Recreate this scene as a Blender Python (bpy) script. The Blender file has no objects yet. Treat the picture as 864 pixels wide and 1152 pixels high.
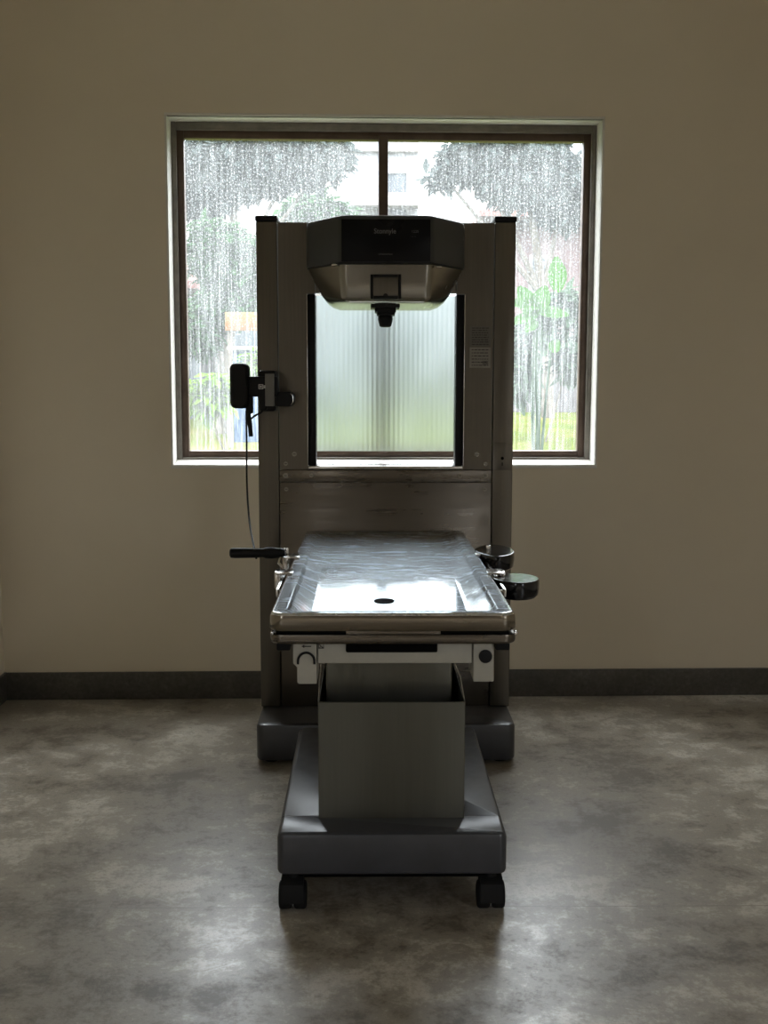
import bpy, bmesh, math, random
from mathutils import Vector, Matrix
random.seed(7)
C = bpy.context.scene.collection
PI = math.pi

# ------------------------------------------------------------------ camera
F_PX, CAM_H, CAM_X = 1235.0, 1.4, -0.0575
pitch = math.atan(141 / F_PX); yaw = math.radians(0.7); roll = math.radians(0.1)
fw = Vector((math.sin(yaw)*math.cos(pitch), math.cos(yaw)*math.cos(pitch), -math.sin(pitch)))
rt = Vector((math.cos(yaw), -math.sin(yaw), 0)); up = rt.cross(fw)
rt2 = rt*math.cos(roll) + up*math.sin(roll); up2 = rt2.cross(fw)
cam_data = bpy.data.cameras.new('camera'); cam = bpy.data.objects.new('camera', cam_data); C.objects.link(cam)
M3 = Matrix((rt2, up2, -fw)).transposed()
cam.matrix_world = Matrix.Translation((CAM_X, 0, CAM_H)) @ M3.to_4x4()
cam_data.sensor_fit = 'VERTICAL'; cam_data.sensor_height = 36.0
cam_data.lens = 36.0 * F_PX / 1152.0
cam_data.clip_start = 0.05; cam_data.clip_end = 300
bpy.context.scene.camera = cam

def P(px, py, d):
    """world point seen at a pixel, at depth d along the room"""
    v = fw + rt2*((px-432)/F_PX) - up2*((py-576)/F_PX)
    t = d / v.y
    return Vector((CAM_X + v.x*t, d, CAM_H + v.z*t))

# ------------------------------------------------------------------ materials
def mat(name):
    m = bpy.data.materials.new(name); m.use_nodes = True
    nt = m.node_tree
    return m, nt, nt.nodes['Principled BSDF']
def N(nt, t, **kw):
    n = nt.nodes.new(t)
    for k, v in kw.items():
        if k in n.inputs: n.inputs[k].default_value = v
        else: setattr(n, k, v)
    return n
def L(nt, a, b): nt.links.new(a, b)
def coords(nt, scale=(1,1,1), kind='Object'):
    tc = N(nt, 'ShaderNodeTexCoord'); mp = N(nt, 'ShaderNodeMapping'); mp.inputs['Scale'].default_value = scale
    L(nt, tc.outputs[kind], mp.inputs['Vector']); return mp.outputs['Vector']
def noise(nt, vec, scale, detail=4, rough=.6):
    n = N(nt, 'ShaderNodeTexNoise', Scale=scale, Detail=detail, Roughness=rough); L(nt, vec, n.inputs['Vector']); return n.outputs['Fac']
def ramp(nt, fac, stops):
    r = N(nt, 'ShaderNodeValToRGB'); L(nt, fac, r.inputs['Fac'])
    e = r.color_ramp.elements
    while len(e) < len(stops): e.new(.5)
    for k, (p, c) in enumerate(stops):
        e[k].position = p; e[k].color = (*c, 1) if len(c) == 3 else c
    return r.outputs['Color']
def g(v): return (v, v, v)
def bump(nt, fac, strength, dist, bs):
    b = N(nt, 'ShaderNodeBump', Strength=strength, Distance=dist); L(nt, fac, b.inputs['Height']); L(nt, b.outputs['Normal'], bs.inputs['Normal'])

def plain(name, col, rough=.5, metal=0.0, var=.06, nscale=30, spec=.5, bmp=0.0):
    m, nt, bs = mat(name)
    v = coords(nt); f = noise(nt, v, nscale)
    c0 = tuple(max(0, x*(1-var)) for x in col); c1 = tuple(x*(1+var) for x in col)
    L(nt, ramp(nt, f, [(.3, c0), (.7, c1)]), bs.inputs['Base Color'])
    L(nt, ramp(nt, f, [(.3, g(max(.02, rough-.05))), (.7, g(min(1, rough+.05)))]), bs.inputs['Roughness'])
    bs.inputs['Metallic'].default_value = metal
    bs.inputs['Specular IOR Level'].default_value = spec
    if bmp: bump(nt, f, .4, bmp, bs)
    return m

def steel(name, col, rough, stretch=(2, 2, 120), var=.12, bmp=.0004, smear=.0):
    m, nt, bs = mat(name)
    v = coords(nt, stretch); f = noise(nt, v, 3, 5, .65)
    f2 = noise(nt, coords(nt), 5, 4, .6)
    mx = N(nt, 'ShaderNodeMath', operation='ADD'); L(nt, f, mx.inputs[0]); L(nt, f2, mx.inputs[1])
    c0 = tuple(x*(1-var) for x in col); c1 = tuple(x*(1+var) for x in col)
    L(nt, ramp(nt, f, [(.3, c0), (.7, c1)]), bs.inputs['Base Color'])
    hf = N(nt, 'ShaderNodeMath', operation='MULTIPLY'); L(nt, mx.outputs[0], hf.inputs[0]); hf.inputs[1].default_value = .5
    L(nt, ramp(nt, hf.outputs[0], [(.35, g(max(.03, rough-.07-smear))), (.65, g(rough+.09+smear))]), bs.inputs['Roughness'])
    bs.inputs['Metallic'].default_value = 1.0
    bump(nt, f, .25, bmp, bs)
    return m

M = {}
# plaster wall
m, nt, bs = mat('cream_plaster')
v = coords(nt); f = noise(nt, v, 1.3, 6, .6); f2 = noise(nt, v, 90, 3, .6)
L(nt, ramp(nt, f, [(.3, (.74,.665,.545)), (.7, (.79,.715,.59))]), bs.inputs['Base Color'])
bs.inputs['Roughness'].default_value = .75; bs.inputs['Specular IOR Level'].default_value = .25; bump(nt, f2, .15, .002, bs); M['wall'] = m
m, nt, bs = mat('white_reveal_paint')
v = coords(nt); f = noise(nt, v, 18, 6, .7)
L(nt, ramp(nt, f, [(.26, (.60,.57,.52)), (.42, (.72,.69,.64)), (.8, (.76,.74,.69))]), bs.inputs['Base Color'])
bs.inputs['Roughness'].default_value = .6; M['reveal'] = m
M['wall_dark'] = plain('darkened_unseen_wall', (.20,.17,.13), .8, nscale=3)  # for the unseen front wall, darkened so the metal facing it reflects less light
M['ceiling'] = plain('white_ceiling_paint', (.72,.69,.62), .8, nscale=3)
# baseboard
m, nt, bs = mat('dark_skirting_cement')
v = coords(nt); f = noise(nt, v, 6, 8, .7); f2 = noise(nt, v, 60, 4, .7)
mm = N(nt, 'ShaderNodeMath', operation='MULTIPLY'); L(nt, f, mm.inputs[0]); L(nt, f2, mm.inputs[1])
L(nt, ramp(nt, mm.outputs[0], [(.12, (.05,.046,.04)), (.3, (.085,.079,.070)), (.5, (.14,.132,.12))]), bs.inputs['Base Color'])
bs.inputs['Roughness'].default_value = .55; M['skirting'] = m
# floor
m, nt, bs = mat('worn_polished_concrete')
v = coords(nt)
fa = noise(nt, v, 1.9, 9, .66); fb = noise(nt, v, 9, 10, .75); fc = noise(nt, v, 60, 6, .8)
w = N(nt, 'ShaderNodeTexNoise', Scale=4.5, Detail=8, Roughness=.75, Distortion=1.8); L(nt, v, w.inputs['Vector'])
a1 = N(nt, 'ShaderNodeMath', operation='MULTIPLY_ADD'); L(nt, fb, a1.inputs[0]); a1.inputs[1].default_value = .55; L(nt, fa, a1.inputs[2])
a2 = N(nt, 'ShaderNodeMath', operation='MULTIPLY_ADD'); L(nt, fc, a2.inputs[0]); a2.inputs[1].default_value = .35; L(nt, a1.outputs[0], a2.inputs[2])
a3 = N(nt, 'ShaderNodeMath', operation='MULTIPLY_ADD'); L(nt, w.outputs['Fac'], a3.inputs[0]); a3.inputs[1].default_value = .4; L(nt, a2.outputs[0], a3.inputs[2])
a4 = N(nt, 'ShaderNodeMath', operation='MULTIPLY'); L(nt, a3.outputs[0], a4.inputs[0]); a4.inputs[1].default_value = 1/2.3
L(nt, ramp(nt, a4.outputs[0], [(.43, (.12,.10,.077)), (.475, (.21,.183,.146)), (.51, (.31,.28,.232)), (.56, (.50,.465,.40))]), bs.inputs['Base Color'])
L(nt, ramp(nt, a4.outputs[0], [(.42, g(.55)), (.5, g(.40)), (.57, g(.27))]), bs.inputs['Roughness'])
bs.inputs['Specular IOR Level'].default_value = .5
sp = N(nt, 'ShaderNodeSeparateXYZ'); L(nt, v, sp.inputs[0]); j1 = N(nt, 'ShaderNodeMath', operation='SUBTRACT'); L(nt, sp.outputs['Y'], j1.inputs[0]); j1.inputs[1].default_value = 2.832
j2 = N(nt, 'ShaderNodeMath', operation='ABSOLUTE'); L(nt, j1.outputs[0], j2.inputs[0]); j3 = N(nt, 'ShaderNodeMath', operation='LESS_THAN'); L(nt, j2.outputs[0], j3.inputs[0]); j3.inputs[1].default_value = .0014
jm = N(nt, 'ShaderNodeMix', data_type='RGBA'); L(nt, j3.outputs[0], jm.inputs['Factor']); L(nt, bs.inputs['Base Color'].links[0].from_socket, jm.inputs[6]); jm.inputs[7].default_value = (.20,.18,.15,1); L(nt, jm.outputs[2], bs.inputs['Base Color'])
bs.inputs['Coat Weight'].default_value = .45; L(nt, ramp(nt, a4.outputs[0], [(.43, g(.36)), (.5, g(.27)), (.57, g(.18))]), bs.inputs['Coat Roughness'])
bump(nt, a3.outputs[0], .45, .006, bs); M['floor'] = m
# window frame: brown painted
m, nt, bs = mat('brown_window_paint')
v = coords(nt, (1,1,1)); f = noise(nt, v, 9, 6, .7)
L(nt, ramp(nt, f, [(.3, (.075,.046,.031)), (.7, (.14,.092,.066))]), bs.inputs['Base Color'])
bs.inputs['Roughness'].default_value = .5; M['frame'] = m
M['frame_grey'] = plain('weathered_outer_frame', (.20,.18,.155), .5, nscale=14, var=.25)

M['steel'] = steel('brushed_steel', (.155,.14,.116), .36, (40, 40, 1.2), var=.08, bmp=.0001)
M['steel_h'] = steel('brushed_steel_lengthwise', (.16,.14,.115), .27, (.8, 30, 30), var=.05, bmp=.00004, smear=.01)
M['steel_dk'] = steel('dull_steel_panel', (.15,.132,.11), .30, (.5, 12, 12), var=.04, bmp=.0, smear=.02)
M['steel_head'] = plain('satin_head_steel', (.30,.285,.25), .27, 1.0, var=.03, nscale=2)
M['tray_edge'] = steel('tray_edge_darkened_steel', (.27,.235,.185), .22, (1.5, 30, 30), var=.05, bmp=.00003)  # tray steel again, with the dim warm room reflection put into its colour
M['chrome'] = plain('bright_metal', (.62,.60,.57), .18, 1.0, nscale=60)
# scratched tray steel
m, nt, bs = mat('scratched_tray_steel')
v = coords(nt); wv = N(nt, 'ShaderNodeTexNoise', Scale=7.0, Detail=9, Roughness=.72, Distortion=1.6)
mp = coords(nt, (1, 3.2, 1)); L(nt, mp, wv.inputs['Vector'])
fine = noise(nt, coords(nt, (3, 90, 3)), 4, 4, .7)
sm = N(nt, 'ShaderNodeMath', operation='MULTIPLY_ADD'); L(nt, fine, sm.inputs[0]); sm.inputs[1].default_value = .5; L(nt, wv.outputs['Fac'], sm.inputs[2])
L(nt, ramp(nt, wv.outputs['Fac'], [(.35, (.60,.61,.62)), (.65, (.80,.81,.82))]), bs.inputs['Base Color'])
L(nt, ramp(nt, sm.outputs[0], [(.55, g(.05)), (.95, g(.12))]), bs.inputs['Roughness'])
bs.inputs['Metallic'].default_value = 1
bump(nt, sm.outputs[0], .15, .00012, bs)
# a second, broad lobe: the haze of fine scratches
gl = N(nt, 'ShaderNodeBsdfGlossy', Roughness=.5); gl.inputs['Color'].default_value = (.70,.74,.80,1)
mxs = N(nt, 'ShaderNodeMixShader'); out = nt.nodes['Material Output']
L(nt, ramp(nt, wv.outputs['Fac'], [(.35, g(.12)), (.66, g(.36))]), mxs.inputs['Fac'])
L(nt, bs.outputs[0], mxs.inputs[1]); L(nt, gl.outputs[0], mxs.inputs[2]); L(nt, mxs.outputs[0], out.inputs['Surface']); M['tray'] = m

M['black'] = plain('black_plastic', (.006,.006,.007), .5, nscale=80, var=.1, spec=.25)
M['rubber'] = plain('black_rubber', (.008,.008,.008), .7, nscale=80, spec=.2)
M['slot'] = plain('black_recess', (.003,.003,.003), .8, spec=.05)
M['gloss_black'] = plain('gloss_black_panel', (.004,.004,.005), .30, nscale=4, spec=.15)
M['head_plastic'] = plain('charcoal_housing', (.040,.043,.045), .42, nscale=120, var=.08)
M['base_paint'] = plain('slate_grey_paint', (.045,.046,.052), .33, nscale=14, var=.12, bmp=.0006)
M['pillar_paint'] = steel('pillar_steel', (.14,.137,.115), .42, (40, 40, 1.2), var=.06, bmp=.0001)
M['cream_enamel'] = plain('cream_enamel', (.40,.385,.33), .35, nscale=25, var=.05)
M['pad'] = plain('black_vinyl', (.004,.004,.005), .12, nscale=40, var=.1, spec=.45)
M['pad'].node_tree.nodes['Principled BSDF'].inputs['Coat Weight'].default_value = .15; M['pad'].node_tree.nodes['Principled BSDF'].inputs['Coat Roughness'].default_value = .08
M['sticker'] = plain('grey_sticker', (.24,.225,.20), .5, nscale=50)
M['sticker_dk'] = plain('dull_sticker', (.12,.112,.098), .5, nscale=50)
M['print'] = plain('sticker_print', (.035,.028,.024), .6)
M['pale_print'] = plain('pale_print', (.16,.16,.165), .6)
M['white_print'] = plain('white_print', (.6,.6,.6), .6)
M['grey_plate'] = plain('grey_plastic_plate', (.17,.165,.155), .5)

# rain-streaked pane
def wet_glass(name, seed, veil0, veil1):
    m, nt, bs = mat(name); nt.nodes.remove(bs)
    out = nt.nodes['Material Output']
    tc = N(nt, 'ShaderNodeTexCoord')
    def mapped(sc, off=(0,0,0)):
        mp = N(nt, 'ShaderNodeMapping'); mp.inputs['Scale'].default_value = sc; mp.inputs['Location'].default_value = (seed+off[0], off[1], off[2]); L(nt, tc.outputs['Object'], mp.inputs['Vector']); return mp.outputs['Vector']
    streak = noise(nt, mapped((75, 1, 2.2)), 1.0, 5, .62)
    streak2 = noise(nt, mapped((150, 1, 7), (3,0,0)), 1.0, 4, .65)
    drops = noise(nt, mapped((150, 1, 110), (9,0,0)), 1.0, 3, .75)
    patch = noise(nt, mapped((2.2, 1, 2.2), (5,0,4)), 1.0, 3, .5)
    sep = N(nt, 'ShaderNodeSeparateXYZ'); L(nt, tc.outputs['Object'], sep.inputs[0])
    hgt = N(nt, 'ShaderNodeMapRange'); L(nt, sep.outputs['Z'], hgt.inputs['Value'])
    hgt.inputs['From Min'].default_value = 1.2; hgt.inputs['From Max'].default_value = 2.1
    # white streaks of water
    s1 = ramp(nt, streak, [(.46, g(0)), (.60, g(.75))])
    s2 = ramp(nt, streak2, [(.50, g(0)), (.64, g(.7))])
    d1 = ramp(nt, drops, [(.50, g(0)), (.66, g(.9))])
    mxs_ = N(nt, 'ShaderNodeMix', data_type='RGBA', blend_type='SCREEN'); mxs_.inputs['Factor'].default_value = 1
    L(nt, s1, mxs_.inputs[6]); L(nt, s2, mxs_.inputs[7])
    mxd = N(nt, 'ShaderNodeMix', data_type='RGBA', blend_type='MIX')
    hr = ramp(nt, hgt.outputs[0], [(0, g(.25)), (1, g(.72))]); L(nt, hr, mxd.inputs['Factor'])
    L(nt, mxs_.outputs[2], mxd.inputs[6]); L(nt, d1, mxd.inputs[7])
    am = N(nt, 'ShaderNodeMath', operation='MULTIPLY_ADD')       # amount: veil + streak*strength
    L(nt, mxd.outputs[2], am.inputs[0])
    st = ramp(nt, hgt.outputs[0], [(0, g(.26)), (.45, g(.55)), (1, g(.62))]); L(nt, st, am.inputs[1])
    vl = N(nt, 'ShaderNodeMapRange'); L(nt, patch, vl.inputs['Value']); vl.inputs['From Min'].default_value = .3; vl.inputs['From Max'].default_value = .7
    vl.inputs['To Min'].default_value = veil0; vl.inputs['To Max'].default_value = veil1
    L(nt, vl.outputs[0], am.inputs[2])
    dark = noise(nt, mapped((110, 1, 26), (17,0,2)), 1.0, 4, .7)
    tr = N(nt, 'ShaderNodeBsdfTransparent'); L(nt, ramp(nt, dark, [(.38, (.58,.61,.62)), (.58, (.92,.95,.94))]), tr.inputs['Color'])
    tl = N(nt, 'ShaderNodeBsdfTranslucent'); L(nt, ramp(nt, mxd.outputs[2], [(.05, (.235,.247,.252)), (.7, (.36,.377,.385))]), tl.inputs['Color'])
    mx = N(nt, 'ShaderNodeMixShader'); L(nt, am.outputs[0], mx.inputs['Fac']); L(nt, tr.outputs[0], mx.inputs[1]); L(nt, tl.outputs[0], mx.inputs[2])
    gl = N(nt, 'ShaderNodeBsdfGlossy', Roughness=.04); fr = N(nt, 'ShaderNodeFresnel', IOR=1.4)
    mg = N(nt, 'ShaderNodeMixShader'); L(nt, fr.outputs[0], mg.inputs['Fac']); L(nt, mx.outputs[0], mg.inputs[1]); L(nt, gl.outputs[0], mg.inputs[2])
    L(nt, mg.outputs[0], out.inputs['Surface'])
    return m
M['glass_l'] = wet_glass('rain_streaked_glass_left', 0.0, .10, .26)
M['glass_r'] = wet_glass('rain_streaked_glass_right', 31.0, .10, .22)
# fluted translucent screen
m, nt, bs = mat('fluted_translucent_acrylic'); nt.nodes.remove(bs)
rf = N(nt, 'ShaderNodeBsdfRefraction', Roughness=.37, IOR=1.35); rf.inputs['Color'].default_value = (.84,.87,.87,1)
tr = N(nt, 'ShaderNodeBsdfTransparent'); tr.inputs['Color'].default_value = (.9,.93,.93,1)
gl = N(nt, 'ShaderNodeBsdfGlossy', Roughness=.25)
a = N(nt, 'ShaderNodeMixShader', Fac=.10); L(nt, rf.outputs[0], a.inputs[1]); L(nt, tr.outputs[0], a.inputs[2])
b = N(nt, 'ShaderNodeMixShader', Fac=.04); L(nt, a.outputs[0], b.inputs[1]); L(nt, gl.outputs[0], b.inputs[2])
L(nt, b.outputs[0], nt.nodes['Material Output'].inputs['Surface']); M['screen'] = m

def leafmat(name, c0, c1, scale=3.0, trans=.45):
    m, nt, bs = mat(name); v = coords(nt); f = noise(nt, v, scale, 3, .6)
    col = ramp(nt, f, [(.35, c0), (.65, c1)])
    L(nt, col, bs.inputs['Base Color']); bs.inputs['Roughness'].default_value = .8; bs.inputs['Specular IOR Level'].default_value = .1
    tl = N(nt, 'ShaderNodeBsdfTranslucent'); L(nt, col, tl.inputs['Color'])
    mx = N(nt, 'ShaderNodeMixShader', Fac=trans); L(nt, bs.outputs[0], mx.inputs[1]); L(nt, tl.outputs[0], mx.inputs[2])
    L(nt, mx.outputs[0], nt.nodes['Material Output'].inputs['Surface']); return m
M['leaf_grey'] = leafmat('dull_grey_green_leaves', (.030,.041,.041), (.074,.09,.088))
M['leaf_mid'] = leafmat('mid_green_leaves', (.014,.04,.013), (.035,.085,.03))
M['leaf_pale'] = leafmat('pale_lime_leaves', (.045,.105,.003), (.11,.19,.010))
M['leaf_broad'] = leafmat('broad_green_leaves', (.010,.055,.002), (.030,.10,.004), 2.0)
M['leaf_dusty'] = leafmat('dusty_green_leaves', (.03,.055,.034), (.065,.10,.062), 2.0)
M['bark'] = plain('grey_bark', (.10,.085,.07), .9, var=.3)
m, nt, bs = mat('wet_lawn'); v = coords(nt); f = noise(nt, v, 1.2, 6, .7); f2 = noise(nt, v, 18, 5, .7)
mm = N(nt, 'ShaderNodeMath', operation='MULTIPLY_ADD'); L(nt, f2, mm.inputs[0]); mm.inputs[1].default_value = .4; L(nt, f, mm.inputs[2])
L(nt, ramp(nt, mm.outputs[0], [(.5, (.030,.048,.004)), (.7, (.050,.060,.010)), (.88, (.075,.062,.024))]), bs.inputs['Base Color']); bs.inputs['Roughness'].default_value = 1; bs.inputs['Specular IOR Level'].default_value = 0; M['lawn'] = m
M['brick_pink'] = plain('faded_pink_render', (.11,.072,.072), .85, nscale=2, var=.15)
M['white_render'] = plain('white_render', (.24,.25,.26), .8, nscale=2)
M['roof_tile'] = plain('red_roof_sheet', (.17,.065,.055), .7, nscale=6, var=.2)
M['grey_render'] = plain('grey_blue_render', (.058,.067,.075), .9, nscale=2, spec=.1)
M['orange'] = plain('orange_canvas', (.135,.05,.0015), .7, nscale=4, var=.15)
M['blue'] = plain('blue_paint', (.003,.034,.095), .6, nscale=4, var=.1)
M['fence'] = steel('weathered_fence_board', (.07,.062,.064), .8, (14, 14, .6), var=.4); M['fence'].node_tree.nodes['Principled BSDF'].inputs['Metallic'].default_value = 0
M['dark_window'] = plain('dark_pane', (.05,.06,.07), .3)

# ------------------------------------------------------------------ mesh helpers
def link(o, parent=None):
    C.objects.link(o)
    if parent is not None: o.parent = parent
    return o
def obj(name, bm, m, parent=None, angle=35, label=None):
    bmesh.ops.recalc_face_normals(bm, faces=bm.faces[:])
    me = bpy.data.meshes.new(name); bm.to_mesh(me); bm.free()
    for mm_ in (m if isinstance(m, (list, tuple)) else [m]): me.materials.append(mm_)
    for p in me.polygons: p.use_smooth = len(p.vertices) <= 8
    me.set_sharp_from_angle(angle=math.radians(angle))
    o = link(bpy.data.objects.new(name, me), parent)
    if parent is not None:                       # meshes are written in room coordinates; parents are empties
        q = parent; off = Vector((0,0,0))
        while q is not None: off += q.location; q = q.parent
        o.location = -off
    if label: o['label'] = label
    return o
def tag(o, label, cat=None, group=None, kind=None):
    o['label'] = label
    if cat: o['category'] = cat
    if group: o['group'] = group
    if kind: o['kind'] = kind
    return o
def empty(name, loc, label, cat, group=None, kind=None):
    o = link(bpy.data.objects.new(name, None)); o.location = loc; o.empty_display_size = .1
    return tag(o, label, cat, group, kind)
def struct(name, bm, m, parent=None, label=None, angle=35):
    o = obj(name, bm, m, parent, angle)
    if parent is None: o['kind'] = 'structure'
    if label: o['label'] = label
    return o
def B(): return bmesh.new()
def box(bm, x0, x1, y0, y1, z0, z1, bev=0.0, seg=3, mi=0):
    t = bmesh.new()
    bmesh.ops.create_cube(t, size=1, matrix=Matrix.Translation(((x0+x1)/2, (y0+y1)/2, (z0+z1)/2)) @ Matrix.Diagonal((abs(x1-x0), abs(y1-y0), abs(z1-z0), 1)))
    if bev > 0: bmesh.ops.bevel(t, geom=t.edges[:], offset=bev, segments=seg, affect='EDGES', profile=.5)
    merge(bm, t, mi); return bm
def merge(bm, t, mi=0):
    vs = {}
    for v_ in t.verts: vs[v_] = bm.verts.new(v_.co)
    for f_ in t.faces:
        nf = bm.faces.new([vs[v_] for v_ in f_.verts]); nf.material_index = mi
    t.free()
def cyl(bm, c, r, h, axis='Z', seg=32, r2=None, bev=0, mi=0):
    t = bmesh.new(); bmesh.ops.create_cone(t, cap_ends=True, segments=seg, radius1=r, radius2=r if r2 is None else r2, depth=h)
    if bev:
        es = [e for e in t.edges if abs(e.verts[0].co.z - e.verts[1].co.z) < 1e-6]
        bmesh.ops.bevel(t, geom=es, offset=bev, segments=2, affect='EDGES', profile=.5)
    R = {'Z': Matrix.Identity(4), 'X': Matrix.Rotation(PI/2, 4, 'Y'), 'Y': Matrix.Rotation(-PI/2, 4, 'X')}[axis]
    bmesh.ops.transform(t, matrix=Matrix.Translation(c) @ R, verts=t.verts[:]); merge(bm, t, mi); return bm
def loft(bm, loops, cap0=True, cap1=True, close=True, mi=0):
    rows = [[bm.verts.new(p) for p in lp] for lp in loops]
    n = len(rows[0])
    for a_, b_ in zip(rows, rows[1:]):
        for i in range(n if close else n-1):
            f_ = bm.faces.new((a_[i], a_[(i+1) % n], b_[(i+1) % n], b_[i])); f_.material_index = mi
    if cap0: bm.faces.new(list(reversed(rows[0]))).material_index = mi
    if cap1: bm.faces.new(rows[-1]).material_index = mi
    return bm
def rrect(cx, cy, hx, hy, r, n=6):
    """rounded rectangle outline; r one radius or four (+x+y, -x+y, -x-y, +x-y)"""
    rs = r if isinstance(r, (list, tuple)) else (r,)*4
    pts = []
    for (sx, sy, a0), rr in zip(((1,1,0), (-1,1,PI/2), (-1,-1,PI), (1,-1,3*PI/2)), rs):
        for k in range(n+1):
            a_ = a0 + PI/2*k/n
            pts.append((cx + sx*(hx-rr) + rr*math.cos(a_), cy + sy*(hy-rr) + rr*math.sin(a_)))
    return pts
def fillet(poly, rs, n=5):
    """round the corners of a closed polygon of (x,y,z) points; always n+1 points per corner"""
    out_ = []; m_ = len(poly)
    for i in range(m_):
        p = Vector(poly[i]); a_ = Vector(poly[i-1]); b_ = Vector(poly[(i+1) % m_]); r = rs[i]
        da = (a_-p); db = (b_-p); ra = min(r, da.length*.45); rb = min(r, db.length*.45)
        s = p + da.normalized()*ra; e = p + db.normalized()*rb
        for k in range(n+1):
            t = k/n; out_.append(s*(1-t)**2 + p*2*t*(1-t) + e*t*t)
    return out_
def smooth_path(pts, n=8):
    pts = [Vector(p) for p in pts]; out_ = []
    for i in range(len(pts)-1):
        p0 = pts[max(0, i-1)]; p1 = pts[i]; p2 = pts[i+1]; p3 = pts[min(len(pts)-1, i+2)]
        for k in range(n):
            t = k/n
            out_.append(.5*((2*p1) + (-p0+p2)*t + (2*p0-5*p1+4*p2-p3)*t*t + (-p0+3*p1-3*p2+p3)*t**3))
    out_.append(pts[-1]); return out_
def tube(bm, pts, r, seg=8, mi=0):
    pts = [Vector(p) for p in pts]; rr = r if isinstance(r, (list, tuple)) else [r]*len(pts)
    loops = []; prev = None
    for i, p in enumerate(pts):
        t = (pts[min(i+1, len(pts)-1)] - pts[max(i-1, 0)]).normalized()
        u_ = (prev - t*prev.dot(t)) if prev is not None else t.orthogonal()
        u_.normalize(); w_ = t.cross(u_); prev = u_
        loops.append([p + (u_*math.cos(2*PI*k/seg) + w_*math.sin(2*PI*k/seg))*rr[i] for k in range(seg)])
    return loft(bm, loops, mi=mi)
def lathe(bm, c, prof, seg=32, mi=0):
    """prof: (radius, z) bottom to top, about a vertical axis"""
    return loft(bm, [[(c[0]+r*math.cos(2*PI*k/seg), c[1]+r*math.sin(2*PI*k/seg), c[2]+z) for k in range(seg)] for r, z in prof], mi=mi)
def text_mesh(name, s, size, loc, m, parent, align='CENTER', bold=0.0, sx=1.0, extr=.0003, label=None):
    cu = bpy.data.curves.new('t', 'FONT'); cu.body = s; cu.size = size; cu.align_x = align; cu.extrude = extr; cu.offset = bold; cu.resolution_u = 3
    t = bpy.data.objects.new('t', cu); C.objects.link(t); bpy.context.view_layer.update()
    me = bpy.data.meshes.new_from_object(t.evaluated_get(bpy.context.evaluated_depsgraph_get()))
    bpy.data.objects.remove(t); bpy.data.curves.remove(cu)
    me.transform(Matrix.Translation(loc) @ Matrix.Rotation(PI/2, 4, 'X') @ Matrix.Diagonal((sx, 1, 1, 1)))
    me.name = name; me.materials.clear(); me.materials.append(m)
    o = link(bpy.data.objects.new(name, me), parent); q = parent; off = Vector((0,0,0))
    while q is not None: off += q.location; q = q.parent
    o.location = -off
    if label: o['label'] = label
    return o

# ------------------------------------------------------------------ room
XL, XR, YB, YW, ZC = -1.70, 2.75, -3.2, 4.86, 3.35
WX0, WX1, WZ0, WZ1 = -.927, .941, 1.052, 2.545
WT = .20
bm = B(); box(bm, XL-.2, XR+.2, YB-.2, YW+WT, -.12, 0); struct('floor', bm, M['floor'])
bm = B(); box(bm, XL-.2, XR+.2, YB-.2, YW+WT, ZC, ZC+.15); struct('ceiling', bm, M['ceiling'])
def holed_wall(name, y0, y1, hx0, hx1, hz0, hz1, mats):
    """one wall with one rectangular opening, reveals in their own paint"""
    bm = B(); xs = [XL-.2, hx0, hx1, XR+.2]; zs = [0, hz0, hz1, ZC]
    for y in (y0, y1):
        for i in range(3):
            for k in range(3):
                if i == 1 and k == 1 or zs[k+1]-zs[k] < 1e-6: continue
                bm.faces.new([bm.verts.new(p) for p in ((xs[i],y,zs[k]), (xs[i+1],y,zs[k]), (xs[i+1],y,zs[k+1]), (xs[i],y,zs[k+1]))])
    bmesh.ops.remove_doubles(bm, verts=bm.verts[:], dist=1e-5)
    ring = [(hx0,hz0), (hx1,hz0), (hx1,hz1), (hx0,hz1)]
    for i in range(4):
        (a0, c0), (a1_, c1_) = ring[i], ring[(i+1) % 4]
        f_ = bm.faces.new([bm.verts.new(p) for p in ((a0,y0,c0), (a1_,y0,c1_), (a1_,y1,c1_), (a0,y1,c0))]); f_.material_index = 1
    ring = [(xs[0],0), (xs[3],0), (xs[3],ZC), (xs[0],ZC)]
    for i in range(4):
        (a0, c0), (a1_, c1_) = ring[i], ring[(i+1) % 4]
        bm.faces.new([bm.verts.new(p) for p in ((a0,y0,c0), (a1_,y0,c1_), (a1_,y1,c1_), (a0,y1,c0))])
    bmesh.ops.remove_doubles(bm, verts=bm.verts[:], dist=1e-5)
    return struct(name, bm, mats)
holed_wall('wall_back', YW, YW+WT, WX0, WX1, WZ0, WZ1, [M['wall'], M['reveal']])
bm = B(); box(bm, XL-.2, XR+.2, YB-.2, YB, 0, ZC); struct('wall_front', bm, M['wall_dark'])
RY0, RY1, RZ0, RZ1 = -2.6, -.9, .9, 2.6
for nm, xa, xb in (('wall_left', XL-.2, XL), ('wall_right', XR, XR+.2)):
    bm = B(); ys = [YB, RY0, RY1, YW]; zs = [0, RZ0, RZ1, ZC]
    for i in range(3):
        for k in range(3):
            if i == 1 and k == 1: continue
            box(bm, xa, xb, ys[i], ys[i+1], zs[k], zs[k+1])
    struct(nm, bm, M['wall'])
def skirting(name, x0, x1, y0, y1):
    bm = B(); box(bm, x0, x1, y0, y1, 0, .125, .003, 2); struct(name, bm, M['skirting'])
skirting('baseboard_back', XL, XR, YW-.014, YW)
skirting('baseboard_left', XL, XL+.014, YB, YW-.014)
skirting('baseboard_right', XR-.014, XR, YB, YW-.014)
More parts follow.
